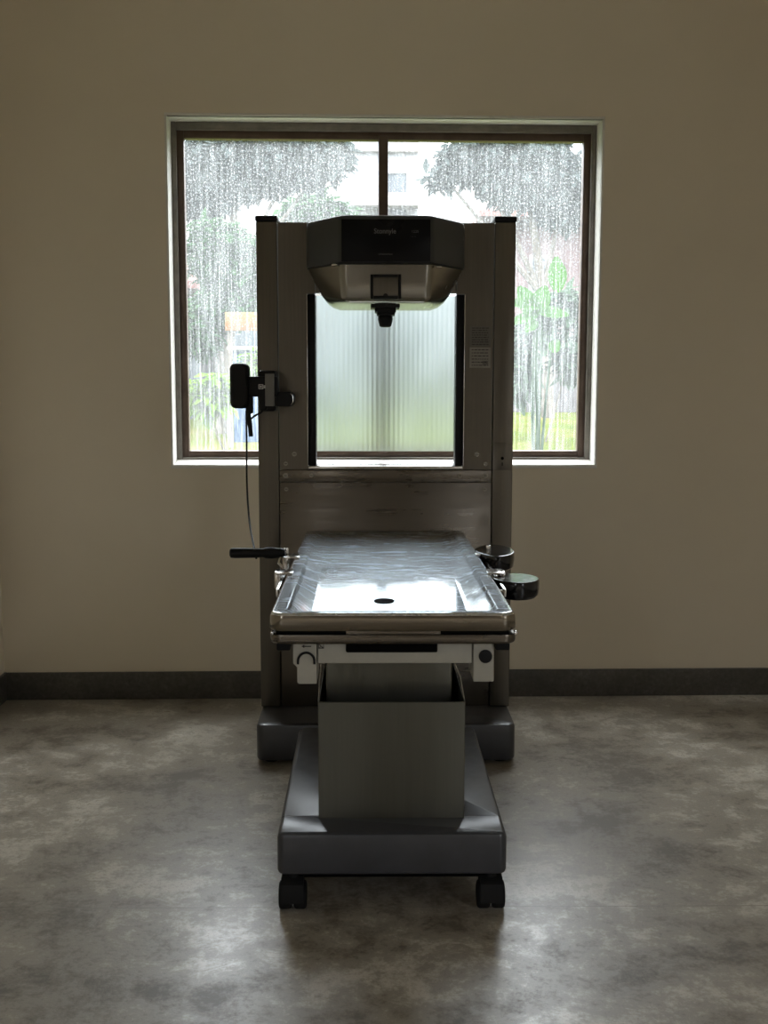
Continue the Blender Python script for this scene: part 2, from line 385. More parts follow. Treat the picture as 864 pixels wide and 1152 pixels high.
# raised plaster lip round the opening, thin
bm = B()
for a_ in ((WX0-.010, WX1+.010, WZ1, WZ1+.012), (WX0-.010, WX1+.010, WZ0-.012, WZ0), (WX0-.010, WX0, WZ0, WZ1), (WX1, WX1+.010, WZ0, WZ1)):
    box(bm, a_[0], a_[1], YW-.004, YW+.02, a_[2], a_[3], .002, 2)
tr_ = struct('trim_1', bm, M['reveal'])

# window: outer frame, two leaves, panes
def ring_frame(bm, x0, x1, z0, z1, y0, y1, w, wb=None, wt=None, bev=.003):
    wb = w if wb is None else wb; wt = w if wt is None else wt
    box(bm, x0, x0+w, y0, y1, z0, z1, bev, 2); box(bm, x1-w, x1, y0, y1, z0, z1, bev, 2)
    box(bm, x0+w, x1-w, y0, y1, z0, z0+wb, bev, 2); box(bm, x0+w, x1-w, y0, y1, z1-wt, z1, bev, 2)
    return bm
win = link(bpy.data.objects.new('window_1', None)); win['kind'] = 'structure'; win.location = (0, YW+.1, WZ0)
bm = B(); ring_frame(bm, WX0, WX1, WZ0, WZ1, 4.965, 5.04, .022, .030, .034); obj('window_frame', bm, M['frame_grey'], win)
bm = B(); ring_frame(bm, WX0+.018, WX1-.018, WZ0+.026, WZ1-.030, 4.985, 5.03, .034, .032, .036)
box(bm, -.021, .021, 4.975, 5.035, WZ0+.05, WZ1-.05, .003, 2); obj('sash', bm, M['frame'], win, label='dark brown sash with centre mullion')
gx0, gx1, gz0, gz1 = WX0+.05, WX1-.05, WZ0+.055, WZ1-.062
for nm, xa, xb, mk in (('pane', gx0, -.019, 'glass_l'), ('pane', .019, gx1, 'glass_r')):
    bm = B(); bm.faces.new([bm.verts.new(p) for p in ((xa,5.005,gz0), (xb,5.005,gz0), (xb,5.005,gz1), (xa,5.005,gz1))])
    obj(nm, bm, M[mk], win, label='rain streaked glass pane')
bm = B(); loft(bm, [[(WX0+.001,YW-.001,WZ0+.001), (WX1-.001,YW-.001,WZ0+.001), (WX1-.001,YW-.001,WZ0+.004), (WX0+.001,YW-.001,WZ0+.004)],
                    [(WX0+.001,4.97,WZ0+.001), (WX1-.001,4.97,WZ0+.001), (WX1-.001,4.97,WZ0+.020), (WX0+.001,4.97,WZ0+.020)]]); obj('window_sill', bm, M['reveal'], win)
# unseen side windows behind the viewer, added to brighten the room
for nm, xc in (('added_window_2', XR+.11), ('added_window_3', XL-.11)):
    win2 = link(bpy.data.objects.new(nm, None)); win2['kind'] = 'structure'; win2.location = (xc, (RY0+RY1)/2, RZ0)
    bm = B()
    for a_ in ((RY0, RY0+.05, RZ0, RZ1), (RY1-.05, RY1, RZ0, RZ1), (RY0+.05, RY1-.05, RZ0, RZ0+.05), (RY0+.05, RY1-.05, RZ1-.05, RZ1), ((RY0+RY1)/2-.03, (RY0+RY1)/2+.03, RZ0+.05, RZ1-.05)):
        box(bm, xc-.03, xc+.03, a_[0], a_[1], a_[2], a_[3], .003, 2)
    obj('window_frame', bm, M['frame'], win2)
# ------------------------------------------------------------------ gantry
GY = 4.20
G = empty('imaging_gantry', (0, 4.35, 0), 'tall brushed steel portal machine standing behind the table in front of the window', 'medical machine')
# base
bm = B()
loops = []
for z, ins in ((.012,.004), (.020,0), (.138,0), (.147,.004), (.151,.013)):
    loops.append([(x, y, z) for x, y in rrect(0, 4.30, .484-ins, .33-ins, .03-ins*.5)])
loft(bm, loops); obj('base', bm, M['base_paint'], G)
for sx in (-1, 1):
    for y in (4.02, 4.56):
        bm = B(); cyl(bm, (sx*.43, y, .0065), .028, .013, bev=.002); obj('foot', bm, M['rubber'], G)
for sx in (-1, 1):
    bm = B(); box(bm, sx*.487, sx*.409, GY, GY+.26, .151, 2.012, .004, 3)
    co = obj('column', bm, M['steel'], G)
    bm = B(); box(bm, sx*.490, sx*.406, GY-.004, GY+.264, 2.0125, 2.034, .007, 3); obj('end_cap', bm, M['black'], co)
    bm = B()                                   # side panel with step inwards above the opening
    pts = [(.406,1.084), (.297,1.084), (.297,1.748), (.268,1.748), (.268,2.010), (.406,2.010)]
    pts = [(sx*x, z) for x, z in pts]
    loft(bm, [[(x, GY+.006, z) for x, z in pts], [(x, GY+.05, z) for x, z in pts]]); obj('side_panel', bm, M['steel_dk' if False else 'steel'], G)
    bm = B(); box(bm, sx*.297, sx*.268, GY+.030, GY+.11, 1.098, 1.747, .002, 2); rl = obj('rail', bm, M['black'], G)
    bm = B(); box(bm, sx*.2995, sx*.2965, GY+.002, GY+.030, 1.098, 1.747, .001, 2); obj('edge_trim', bm, M['chrome'], rl)
# back plate above the opening
bm = B(); box(bm, -.267, .267, GY+.02, GY+.05, 1.752, 2.0, .002); obj('top_plate', bm, M['steel'], G)
# lower ledge, crossbar, lower panel
bm = B(); box(bm, -.297, .297, GY+.001, GY+.16, 1.0845, 1.0975, .004, 3); obj('ledge', bm, M['chrome'], G, label='bright metal ledge under the opening')
bm = B(); box(bm, -.4075, .4075, GY+.004, GY+.05, 1.036, 1.083, .003, 2); obj('crossbar', bm, M['steel_h'], G)
bm = B(); box(bm, -.4075, .4075, GY+.008, GY+.05, .152, 1.034, .002, 2); obj('lower_panel', bm, M['steel_dk'], G)
bm = B(); box(bm, .4125, .4835, GY-.002, GY, 1.0835, 1.188, .0006, 2); cp = obj('cover_plate', bm, M['steel'], G)
bm = B(); cyl(bm, (.447, GY-.0035, 1.128), .006, .003, 'Y', 16); box(bm, .4455, .4485, GY-.005, GY-.002, 1.085+.015, 1.112); obj('keyhole', bm, M['slot'], cp)
# screws
def screw(x, z, y=GY+.006, r=.009, par=None):
    bm = B(); t = bmesh.new(); bmesh.ops.create_uvsphere(t, u_segments=20, v_segments=10, radius=r*.85)
    bmesh.ops.transform(t, matrix=Matrix.Translation((x, y, z)) @ Matrix.Diagonal((1, .35, 1, 1)), verts=t.verts[:]); merge(bm, t)
    cyl(bm, (x, y-.001, z), r*1.0, .002, 'Y', 20)
    o = obj('screw', bm, M['steel_head'], par or G)
    bm = B(); box(bm, x-r*.6, x+r*.6, y-r*.38, y-r*.30, z-.001, z+.001); obj('slot', bm, M['slot'], o)
for sx in (-1, 1):
    screw(sx*.350, 1.143); screw(sx*.383, 1.106, r=.008); screw(sx*.384, 1.061, GY+.003, .010); screw(sx*.285, 1.061, GY+.003, .008); screw(sx*.382, 1.008, GY+.007, .008)
# stickers on the right side panel
def sticker(x0, x1, z0, z1, m, lines, lab, mark=False):
    bm = B(); y = GY+.0055; box(bm, x0, x1, y-.0008, y+.0004, z0, z1)
    o = obj('sticker', bm, m, G, label=lab)
    bm = B(); rnd = random.Random(int(z0*1000))
    for k in range(lines):
        z = z1 - (z1-z0)*(k+.8)/(lines+.6); xx = x0+.008
        while xx < x1-.012:
            wd = rnd.uniform(.004, .016); wd = min(wd, x1-.008-xx); box(bm, xx, xx+wd, y-.0012, y-.0008, z-.0016, z+.0016); xx += wd+.003
    if mark:
        for k in range(14): 
            xx = x1-.030+.0016*k; box(bm, xx, xx+.0008, y-.0012, y-.0008, z0+.012, z0+.026)
    obj('print', bm, M['print'], o)
sticker(.318, .397, 1.553, 1.628, M['sticker_dk'], 8, 'dull grey sticker with faint printed lines')
sticker(.318, .397, 1.472, 1.549, M['sticker'], 6, 'pale grey sticker with dark printed lines', True)
# fluted translucent screen
bm = B(); nx = 340; zs = [1.150, 1.7455]
rows = []
for i in range(nx+1):
    x = -.266 + .532*i/nx; y = GY+.075 + .0004*math.cos(2*PI*x/.0185)
    rows.append((x, y))
vf = [[bm.verts.new((x, y, z)) for x, y in rows] for z in zs]
vb = [[bm.verts.new((x, GY+.083, z)) for x, y in rows] for z in zs]
for i in range(nx):
    bm.faces.new((vf[0][i], vf[0][i+1], vf[1][i+1], vf[1][i])); bm.faces.new((vb[0][i], vb[1][i], vb[1][i+1], vb[0][i+1]))
    bm.faces.new((vf[0][i], vb[0][i], vb[0][i+1], vf[0][i+1])); bm.faces.new((vf[1][i], vf[1][i+1], vb[1][i+1], vb[1][i]))
for i in (0, nx): bm.faces.new((vf[0][i], vf[1][i], vb[1][i], vb[0][i]))
obj('screen_panel', bm, M['screen'], G, angle=80, label='frosted fluted translucent panel in the opening')

# head
def head_sec(zs_, side, fr, yf, zf=None, ys=4.13, yb=4.21, rad=.02):
    zf = zs_ if zf is None else zf
    poly = [(-side,yb,zs_), (-side,ys,zs_), (-fr,yf,zf), (fr,yf,zf), (side,ys,zs_), (side,yb,zs_)]
    return fillet(poly, [.004, rad, rad, rad, rad, .004])
HX = -.003
def shiftx(lp): return [(p[0]+HX, p[1], p[2]) for p in lp]
bm = B()
loft(bm, [shiftx(l) for l in (head_sec(1.833,.288,.160,3.952), head_sec(1.838,.292,.162,3.947), head_sec(1.985,.292,.160,3.947), head_sec(1.996,.289,.158,3.952), head_sec(2.0,.282,.154,3.962))])
HD = obj('head_housing', bm, M['head_plastic'], G, angle=40, label='charcoal plastic top of the imaging head')
bm = B()
loft(bm, [shiftx(l) for l in (head_sec(1.829,.285,.158,3.955), head_sec(1.78,.262,.156,3.958,1.770), head_sec(1.735,.236,.153,3.963,1.716), head_sec(1.712,.218,.150,3.970,1.704), head_sec(1.695,.196,.145,3.985,1.698), head_sec(1.686,.170,.138,4.00,1.695))])
LH = obj('lower_head', bm, M['steel_head'], G, angle=40, label='tapered steel underside of the imaging head')
bm = B(); box(bm, HX-.158, HX+.156, 3.943, 3.9475, 1.837, 1.984, .001, 2); dp = obj('display_panel', bm, M['gloss_black'], HD, label='gloss black display panel')
text_mesh('logo_lettering', 'Stonnyle', .0245, (-.0075, 3.9425, 1.935), M['pale_print'], HD, sx=.92, bold=.0003)
text_mesh('small_lettering', '\u2022 LITHONOVIDIA', .0075, (-.007, 3.9425, 1.861), M['pale_print'], HD, sx=.92)
text_mesh('indicator_lettering', '1225', .012, (.098, 3.9425, 1.938), M['pale_print'], HD, sx=1.1)
text_mesh('indicator_lettering', '\u00b7 -- --', .010, (.091, 3.9425, 1.922), M['pale_print'], HD)
for sx, xx, zz in ((-1, -.186, 1.829), (1, .185, 1.823)):
    a_ = Vector((xx, 3.972, zz)); bm = B()
    t = bmesh.new(); bmesh.ops.create_uvsphere(t, u_segments=20, v_segments=10, radius=.011)
    bmesh.ops.transform(t, matrix=Matrix.Translation(a_) @ Matrix.Rotation(sx*.5, 4, 'Z') @ Matrix.Diagonal((1.3, .7, .5, 1)), verts=t.verts[:]); merge(bm, t)
    obj('latch', bm, M['chrome'], LH)
# framed window on the head
bm = B(); ring_frame(bm, -.059, .050, 1.707, 1.794, 3.940, 3.962, .0105, .0125, .009, .003); wf = obj('viewfinder_frame', bm, M['black'], LH, label='black square frame')
bm = B(); box(bm, -.05, .041, 3.948, 3.965, 1.718, 1.786, .001); obj('viewfinder_plate', bm, M['steel'], LH)
bm = B(); cyl(bm, (-.005, 3.9455, 1.719), .009, .006, 'Y', 20, bev=.001); obj('viewfinder_button', bm, M['black'], LH)
# nozzle under the head
bm = B()
box(bm, -.058, .048, 4.02, 4.13, 1.684, 1.7005, .003, 2); box(bm, -.043, .034, 4.03, 4.12, 1.6685, 1.685, .003, 2)
box(bm, -.035, .030, 4.04, 4.11, 1.658, 1.669, .002, 2)
lathe(bm, (-.004, 4.075, 0), [(.016,1.617), (.021,1.620), (.024,1.630), (.0275,1.645), (.0265,1.655), (.024,1.6595)])
nz = obj('nozzle', bm, M['black'], LH, label='black stepped lens barrel')

# ------------------------------------------------------------------ handset clamped on the left column
S = empty('clamped_camera', (-.45, 4.15, 1.30), 'black cable camera clamped to the left steel column beside the window', 'camera')
bm = B(); lp = []
for y, ins in ((4.055,.010), (4.062,.003), (4.075,0), (4.125,0), (4.138,.004), (4.144,.012)):
    lp.append([(x, y, z) for x, z in rrect(-.541, 1.402, .0345-ins, .083-ins, .022-ins*.5, 8)])
loft(bm, lp); obj('body', bm, M['black'], S)
bm = B(); box(bm, -.512, -.40, 4.075, 4.135, 1.362, 1.437, .008, 3); box(bm, -.520, -.496, 4.08, 4.13, 1.30, 1.37, .004, 3); box(bm, -.47, -.44, 4.07, 4.14, 1.312, 1.40, .008, 3); obj('mount', bm, M['black'], S)
bm = B(); box(bm, -.473, -.409, 4.085, 4.1985, 1.308, 1.459, .012, 4); cl = obj('clamp', bm, M['black'], S)
bm = B(); box(bm, -.446, -.413, 4.066, 4.086, 1.328, 1.446, .002, 2); obj('clamp_plate', bm, M['grey_plate'], cl, label='flat grey plate')
bm = B(); loft(bm, [[(x, y, z) for x, z in rrect(-.382, 1.353, .038-i_, .0275-i_, (.020,.004,.004,.020), 6)] for y, i_ in ((4.10,.003), (4.104,0), (4.192,0), (4.1985,.002))]); ja = obj('clamp_jaw', bm, M['black'], S)
bm = B(); tube(bm, [(-.358+.012*math.cos(a0), 4.099, 1.353+.021*math.sin(a0)) for a0 in [(-80+160*k/12)*PI/180 for k in range(13)]], .0011, 6); obj('jaw_rim', bm, M['chrome'], ja)
text_mesh('marking', '\u25a3\u2261', .022, (-.455, 4.0665, 1.391), M['white_print'], S, bold=.0006)
bm = B(); tube(bm, smooth_path([(-.508, 4.10, 1.335), (-.509, 4.09, 1.29), (-.505, 4.09, 1.25), (-.502, 4.09, 1.215)]), [.007]*9+[.009]*8+[.008]*8, 10); obj('cable_grip', bm, M['black'], S)
bm = B(); tube(bm, smooth_path([(-.508, 4.09, 1.275), (-.485, 4.085, 1.293), (-.462, 4.08, 1.305), (-.455, 4.085, 1.32)]), .0035, 8); obj('strap', bm, M['black'], S)
# cable down to the table grip
cpts = [P(277, 462, 4.09), P(277.5, 500, 4.08), P(277.8, 545, 4.0), P(280.5, 585, 3.85), P(285, 612, 3.65), P(288.3, 628.0, 3.46)]
bm = B(); tube(bm, smooth_path(cpts, 10), .0034, 8); cb = obj('cable', bm, M['black'], S, label='thin black cable')

# ------------------------------------------------------------------ treatment table
T = empty('treatment_table', (0, 3.3, 0), 'stainless steel tray table on a wheeled slate grey plinth in the room centre', 'treatment table')
TX = 0.0
# plinth
def plinth(y0, y1, rf, rb, name):
    bm = B(); lp = []
    cy, hy = (y0+y1)/2, (y1-y0)/2
    for z, ins in ((.104,.010), (.108,.003), (.116,0), (.205,0), (.215,.004), (.220,.012)):
        i_ = lambda e: ins
        yy0 = y0 + (ins if rf > .01 else 0); yy1 = y1 - (ins if rb > .01 else 0)
        lp.append([(x, y, z) for x, y in rrect(TX, (yy0+yy1)/2, .307-ins, (yy1-yy0)/2, (max(.002, rb-ins), max(.002, rb-ins), max(.002, rf-ins), max(.002, rf-ins)))])
    loft(bm, lp); return obj(name, bm, M['base_paint'], T)
plinth(2.800, 2.9235, .022, .002, 'plinth_front')
plinth(2.9255, 3.727, .002, .022, 'plinth')
bm = B(); box(bm, -.27, .27, 2.83, 3.70, .085, .104, .004); obj('chassis', bm, M['slot'], T)
for sx in (-1, 1):
    for y in (2.832, 3.64):
        cx = sx*.267
        bm = B()
        # hood over twin wheels
        prof = [(-.042,.030), (-.043,.055), (-.034,.078), (-.015,.090), (.015,.090), (.034,.078), (.043,.055), (.042,.030), (.030,.028), (.020,.045), (-.020,.045), (-.030,.028)]
        loft(bm, [[(cx-.030, y+a_, z) for a_, z in prof], [(cx-.036, y+a_*.9, .02+z*.78) for a_, z in prof][:0] or [(cx+.030, y+a_, z) for a_, z in prof]])
        cyl(bm, (cx, y, .095), .016, .02, bev=.002)
        ca = obj('castor', bm, M['rubber'], T)
        for s2 in (-1, 1):
            bm = B(); cyl(bm, (cx+s2*.020, y, .0375), .0375, .034, 'X', 36, bev=.007); obj('wheel', bm, M['rubber'], ca)
# pillar: outer sleeve with open top, inner column
bm = B()
sl = lambda h, hy, z, r: [(x, y, z) for x, y in rrect(TX, 3.155, h, hy, r, 3)]
loft(bm, [sl(.2005,.25,.2205,.004), sl(.2005,.25,.547,.004), sl(.199,.2485,.549,.003), sl(.197,.2465,.549,.003), sl(.1965,.246,.547,.003), sl(.1965,.246,.36,.003)])
obj('pillar_sleeve', bm, M['pillar_paint'], T, angle=25)
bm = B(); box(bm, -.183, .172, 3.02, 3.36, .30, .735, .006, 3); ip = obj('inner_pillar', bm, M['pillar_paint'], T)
bm = B(); box(bm, -.055, .02, 3.0185, 3.021, .640, .6435); obj('vent_slot', bm, M['cream_enamel'], ip)
# head frame under the table top
bm = B(); box(bm, -.190, .197, 2.68, 3.50, .713, .771, .004, 3); cbm = obj('crossbeam', bm, M['cream_enamel'], T, label='cream enamel crossbeam')
bm = B(); box(bm, -.119, .109, 2.672, 2.70, .7425, .7705, .004, 3); obj('grip_slot', bm, M['slot'], cbm)
# left bracket with release lever
bm = B()
pts = [(-.250,.771), (-.192,.771), (-.192,.664), (-.236,.664), (-.240,.668), (-.240,.706), (-.250,.716)]
loft(bm, [[(x, 2.672, z) for x, z in pts], [(x, 2.80, z) for x, z in pts]]); bl = obj('bracket', bm, M['cream_enamel'], T, label='cream bracket with arched black release lever')
bm = B()
arc = [(-.2175+.0205*math.cos(a0), 2.668, .722+.022*math.sin(a0)) for a0 in [PI*k/14 for k in range(15)]]
arc = [(arc[0][0], 2.668, .715)] + arc + [(arc[-1][0], 2.668, .715)]
tube(bm, arc, .0030, 8); obj('release_lever', bm, M['black'], bl)
bm = B(); box(bm, -.225, -.205, 2.6705, 2.6725, .758, .7605); loft(bm, [[(-.229,2.6705,.7592), (-.222,2.6705,.7635), (-.222,2.6705,.755)], [(-.229,2.6725,.7592), (-.222,2.6725,.7635), (-.222,2.6725,.755)]])
ring_frame(bm, -.188, -.174, .752, .766, 2.678, 2.6805, .0014, bev=0); tube(bm, [(-.188,2.678,.766), (-.181,2.678,.758), (-.174,2.678,.752)], .0009, 5); tube(bm, [(-.185,2.678,.753), (-.181,2.678,.759), (-.177,2.678,.753)], .0009, 5)
obj('pictogram', bm, M['print'], bl)
bm = B(); box(bm, .1985, .250, 2.672, 2.80, .668, .771, .003, 2); br = obj('bracket', bm, M['cream_enamel'], T, label='cream bracket with a round black knob')
bm = B(); cyl(bm, (.228, 2.668, .734), .0165, .010, 'Y', 32, bev=.002); obj('knob', bm, M['black'], br)
for x0, x1 in ((-.191, -.172), (.155, .193)):
    bm = B(); box(bm, x0, x1, 2.84, 2.90, .672, .712, .003, 2); obj('lock_block', bm, M['black'], T)
for pts in ([(-.188, 2.86, .675), (-.194, 2.88, .62), (-.198, 2.91, .552)], [(.163, 2.88, .672), (.185, 2.90, .62), (.198, 2.915, .552)]):
    bm = B(); tube(bm, pts, .0022, 8); obj('guide_rod', bm, M['chrome'], T)
# lower frame
bm = B(); FR = lambda ins, z, r: [(x, y, z) for x, y in rrect(TX-.002, 3.40, .304-ins, .757-ins, r)]
lp = [FR(i_, z, .03) for z, i_ in ((.771,.030), (.771,.004), (.774,.001), (.778,0), (.790,0), (.794,.001), (.7955,.004), (.7955,.030))]
rows = [[bm.verts.new(p) for p in l_] for l_ in lp]; n_ = len(rows[0])
for a_, b_ in zip(rows, rows[1:]+rows[:1]):
    for i in range(n_): bm.faces.new((a_[i], a_[(i+1) % n_], b_[(i+1) % n_], b_[i]))
tf = obj('table_frame', bm, M['steel_h'], T)
for x0, x1 in ((-.288, -.119), (.115, .283)):
    bm = B(); box(bm, x0, x1, 2.643, 2.672, .7957, .8046, .001, 2); obj('spacer_or_slit', bm, M['slot'], T)  # solid black strip standing in for the shade of the open slit
bm = B(); box(bm, -.118, .114, 2.642, 2.672, .7957, .8046, .001); obj('spacer_or_slit', bm, M['steel_h'], T)
for x0, x1 in ((-.290, -.256), (.252, .287)):
    for y0 in (2.655, 4.06):
        bm = B(); box(bm, x0, x1, y0, y0+.05, .752, .771, .004, 2); obj('rubber_foot', bm, M['rubber'], T)
for sx in (-1, 1):
    bm = B(); box(bm, sx*.300-.004, sx*.300+.004, 2.644, 2.665, .793, .803, .003, 2); obj('corner_clip', bm, M['chrome'], T)
# tray top
NS = 22; NC = 10
def floor_z(y):
    k = [(2.60,.7915), (2.70,.7965), (2.95,.8085), (3.20,.8205), (3.42,.8300), (3.55,.8335), (3.75,.8350), (4.05,.8355), (4.20,.8355)]
    for (ya, za), (yb, zb) in zip(k, k[1:]):
        if y <= yb: return za + (zb-za)*(y-ya)/(yb-ya)
    return k[-1][1]
def tray_loop(hx, y0, y1, z, rf, rb, dz=None):
    """outline of the tray at one level; dz: follow the sloping basin floor, that far above it"""
    c = rrect(TX-.003, (y0+y1)/2, hx, (y1-y0)/2, (rb, rb, rf, rf), NC); n1 = NC+1
    RT, LT, LB, RB = c[:n1], c[n1:2*n1], c[2*n1:3*n1], c[3*n1:]
    ls = [(LT[-1][0], LT[-1][1] + (LB[0][1]-LT[-1][1])*k/(NS+1)) for k in range(1, NS+1)]
    rs_ = [(RT[0][0], y) for x, y in reversed(ls)]
    pts = RT + LT + ls + LB + RB + rs_
    return [(x, y, z if dz is None else floor_z(y)+dz) for x, y in pts]
bm = B()
lps = [tray_loop(.290,2.66,4.17,.809,.03,.02), tray_loop(.3025,2.640,4.182,.8048,.035,.025), tray_loop(.3045,2.637,4.185,.809,.035,.025), tray_loop(.3035,2.634,4.186,.835,.035,.025), tray_loop(.3015,2.635,4.186,.844,.034,.025),
       tray_loop(.2985,2.638,4.184,.8488,.033,.024), tray_loop(.294,2.643,4.180,.850,.031,.022), tray_loop(.290,2.649,4.175,.850,.030,.02), tray_loop(.265,2.667,4.168,.8494,.030,.080), tray_loop(.2625,2.669,4.165,.8485,.030,.081), tray_loop(.260,2.672,4.161,.8462,.030,.082), tray_loop(.2575,2.675,4.157,.8432,.030,.083), tray_loop(.2550,2.679,4.153,.8406,.030,.085), tray_loop(.2515,2.684,4.147,.8392,.030,.086),
       tray_loop(.212,2.712,4.075,0,.028,.11,.0018), tray_loop(.206,2.718,4.062,0,.03,.11,.0004), tray_loop(.199,2.726,4.048,0,.03,.11,0)]
rows = [[bm.verts.new(p) for p in lp] for lp in lps]; n_ = len(rows[0])
for a_, b_ in zip(rows, rows[1:]):
    for i in range(n_): bm.faces.new((a_[i], a_[(i+1) % n_], b_[(i+1) % n_], b_[i])).material_index = int(a_ in rows[:4])
top = rows[-1]; n1 = NC+1
left = top[n1:2*n1] + top[2*n1:2*n1+NS] + top[2*n1+NS:3*n1+NS]
right = list(reversed(top[:n1])) + list(reversed(top[4*n1+NS:])) + list(reversed(top[3*n1+NS:4*n1+NS]))
for k in range(len(left)-1): bm.faces.new((left[k], left[k+1], right[k+1], right[k]))
tt = obj('tray_top', bm, [M['tray'], M['tray_edge']], T, angle=50, label='scratched stainless tray with a sunken basin')
bm = B(); t = bmesh.new(); bmesh.ops.create_cone(t, cap_ends=True, segments=32, radius1=.028, radius2=.028, depth=.0012)
bmesh.ops.transform(t, matrix=Matrix.Translation((-.020, 2.99, floor_z(2.99)+.0008)) @ Matrix.Rotation(math.atan(.048), 4, 'X'), verts=t.verts[:]); merge(bm, t); obj('drain_hole', bm, M['slot'], tt)
# side rails
for sx in (-1, 1):
    bm = B(); box(bm, sx*.318-.004, sx*.318+.004, 3.02, 3.70, .815, .838, .002, 2); rl = obj('side_rail', bm, M['chrome'], T)
    for y in (3.05, 3.66):
        bm = B(); cyl(bm, (sx*.309, y, .826), .006, .012, 'X', 12); obj('rail_stud', bm, M['chrome'], rl)
# clamps on the rails
def clamp(sx, y):
    bm = B(); box(bm, sx*.286, sx*.336, y-.035, y+.035, .850, .857, .002, 2); box(bm, sx*.324, sx*.342, y-.022, y+.022, .805, .857, .004, 2)
    if y > 3.4: cyl(bm, (sx*.333, y+.025, .866), .008, .024, 'Z', 16, bev=.002)
    return obj('accessory_clamp', bm, M['chrome'], T)
clamp(-1, 3.22); c2 = clamp(-1, 3.52); clamp(1, 3.22); clamp(1, 3.58)
# hand grip at left
bm = B(); gy, gz = 3.47, .872
t = B()
lp = []
for x, r in ((-.507,.010), (-.503,.0155), (-.49,.0165), (-.42,.0155), (-.40,.0140), (-.392,.018), (-.372,.019), (-.355,.016), (-.340,.014), (-.330,.010)):
    lp.append([(x, gy + r*math.cos(2*PI*k/24), gz + r*math.sin(2*PI*k/24)) for k in range(24)])
loft(bm, lp); hg = obj('hand_grip', bm, M['black'], T, label='black hand grip')
bm = B(); tube(bm, [(-.345, gy, gz-.005), (-.350, gy-.02, gz-.03), (-.335, gy-.02, gz-.045)], .005, 8); obj('grip_pin', bm, M['chrome'], hg)
# arm pads at right
def arm_pad(cx, cy, zt, rx, ry, th, neck, lab):
    bm = B(); prof = []
    def outline(s, z):
        pts = []
        for k in range(48):
            a_ = 2*PI*k/48; x = math.cos(a_); y = math.sin(a_)
            e = 1.0
            w_ = 1.0 - .38*max(0, -x)**2.0
            pts.append((cx + rx*s*x, cy + ry*s*y*w_, z + ry*s*y*w_*(.035 if cy > 3.4 else .022)))
        return pts
    for s, z in ((.60, zt-th), (.84, zt-th*.96), (.95, zt-th*.82), (.995, zt-th*.5), (1.0, zt-th*.22), (.993, zt-.004), (.975, zt-.001), (.95, zt), (.93, zt)): prof.append(outline(s, z))
    loft(bm, prof); p = obj('arm_pad', bm, M['pad'], T, label=lab)
    bm = B(); tube(bm, smooth_path(neck, 6), .008, 10); obj('pad_arm', bm, M['chrome'], p)
arm_pad(.367, 3.16, .846, .068, .075, .056, [(.333,3.22,.842), (.338,3.20,.825), (.36,3.17,.80)], 'rounded black padded arm rest, nearer of two')
arm_pad(.352, 3.60, .862, .066, .11, .058, [(.333,3.58,.85), (.338,3.59,.83), (.35,3.60,.815)], 'rounded black padded arm rest, farther of two')

# ------------------------------------------------------------------ outside
bm = B(); n = 40
rows = []
for j in range(n+1):
    y = 5.12 + 40*(j/n)**1.5; z = min(.96, max(-.15, (y-4.86)*.0625 - .02)) if y < 21 else .96
    rows.append([bm.verts.new((-14+28*i/20, y, z + .03*math.sin(i*1.7+j))) for i in range(21)])
for a_, b_ in zip(rows, rows[1:]):
    for i in range(20): bm.faces.new((a_[i], a_[i+1], b_[i+1], b_[i]))
lw = obj('lawn', bm, M['lawn']); tag(lw, 'sloping wet yellow green lawn outside the window', None, kind='structure')
def gz_at(y): return min(.96, max(-.15, (y-4.86)*.0625-.02))

def leaf(bm, c, L_, w_, d, nrm, fold=.15, n=4):
    """a pointed leaf from c along d"""
    d = d.normalized(); s = d.cross(nrm).normalized(); nn = s.cross(d).normalized()
    prev = None
    for k in range(n+1):
        t = k/n; ww = w_*math.sin(PI*min(1, t*.92+.04))**.8*(1-.15*t); cc = c + d*L_*t - nn*L_*.18*t*t
        tri = [bm.verts.new(cc - s*ww + nn*fold*ww), bm.verts.new(cc), bm.verts.new(cc + s*ww + nn*fold*ww)]
        if prev:
            bm.faces.new((prev[0], prev[1], tri[1], tri[0])); bm.faces.new((prev[1], prev[2], tri[2], tri[1]))
        prev = tri
def crown_mesh(blobs, count, size, seed):
    rnd = random.Random(seed); bm = B(); vol = [b_[3]*b_[4]*b_[5] for b_ in blobs]; tot = sum(vol)
    for (cx, cy, cz, rx, ry, rz), v_ in zip(blobs, vol):
        for _ in range(int(count*v_/tot)):
            u_ = Vector((rnd.gauss(0,1), rnd.gauss(0,1), rnd.gauss(0,1))).normalized() * (rnd.random()**.45)
            c = Vector((cx+u_.x*rx, cy+u_.y*ry, cz+u_.z*rz)); d = Vector((rnd.uniform(-1,1), rnd.uniform(-1,1), rnd.uniform(-1,.4)))
            leaf(bm, c, size*rnd.uniform(.7,1.4), size*.3*rnd.uniform(.7,1.3), d, Vector((rnd.uniform(-.6,.6), rnd.uniform(-.6,.6), 1)), n=2)
    return bm
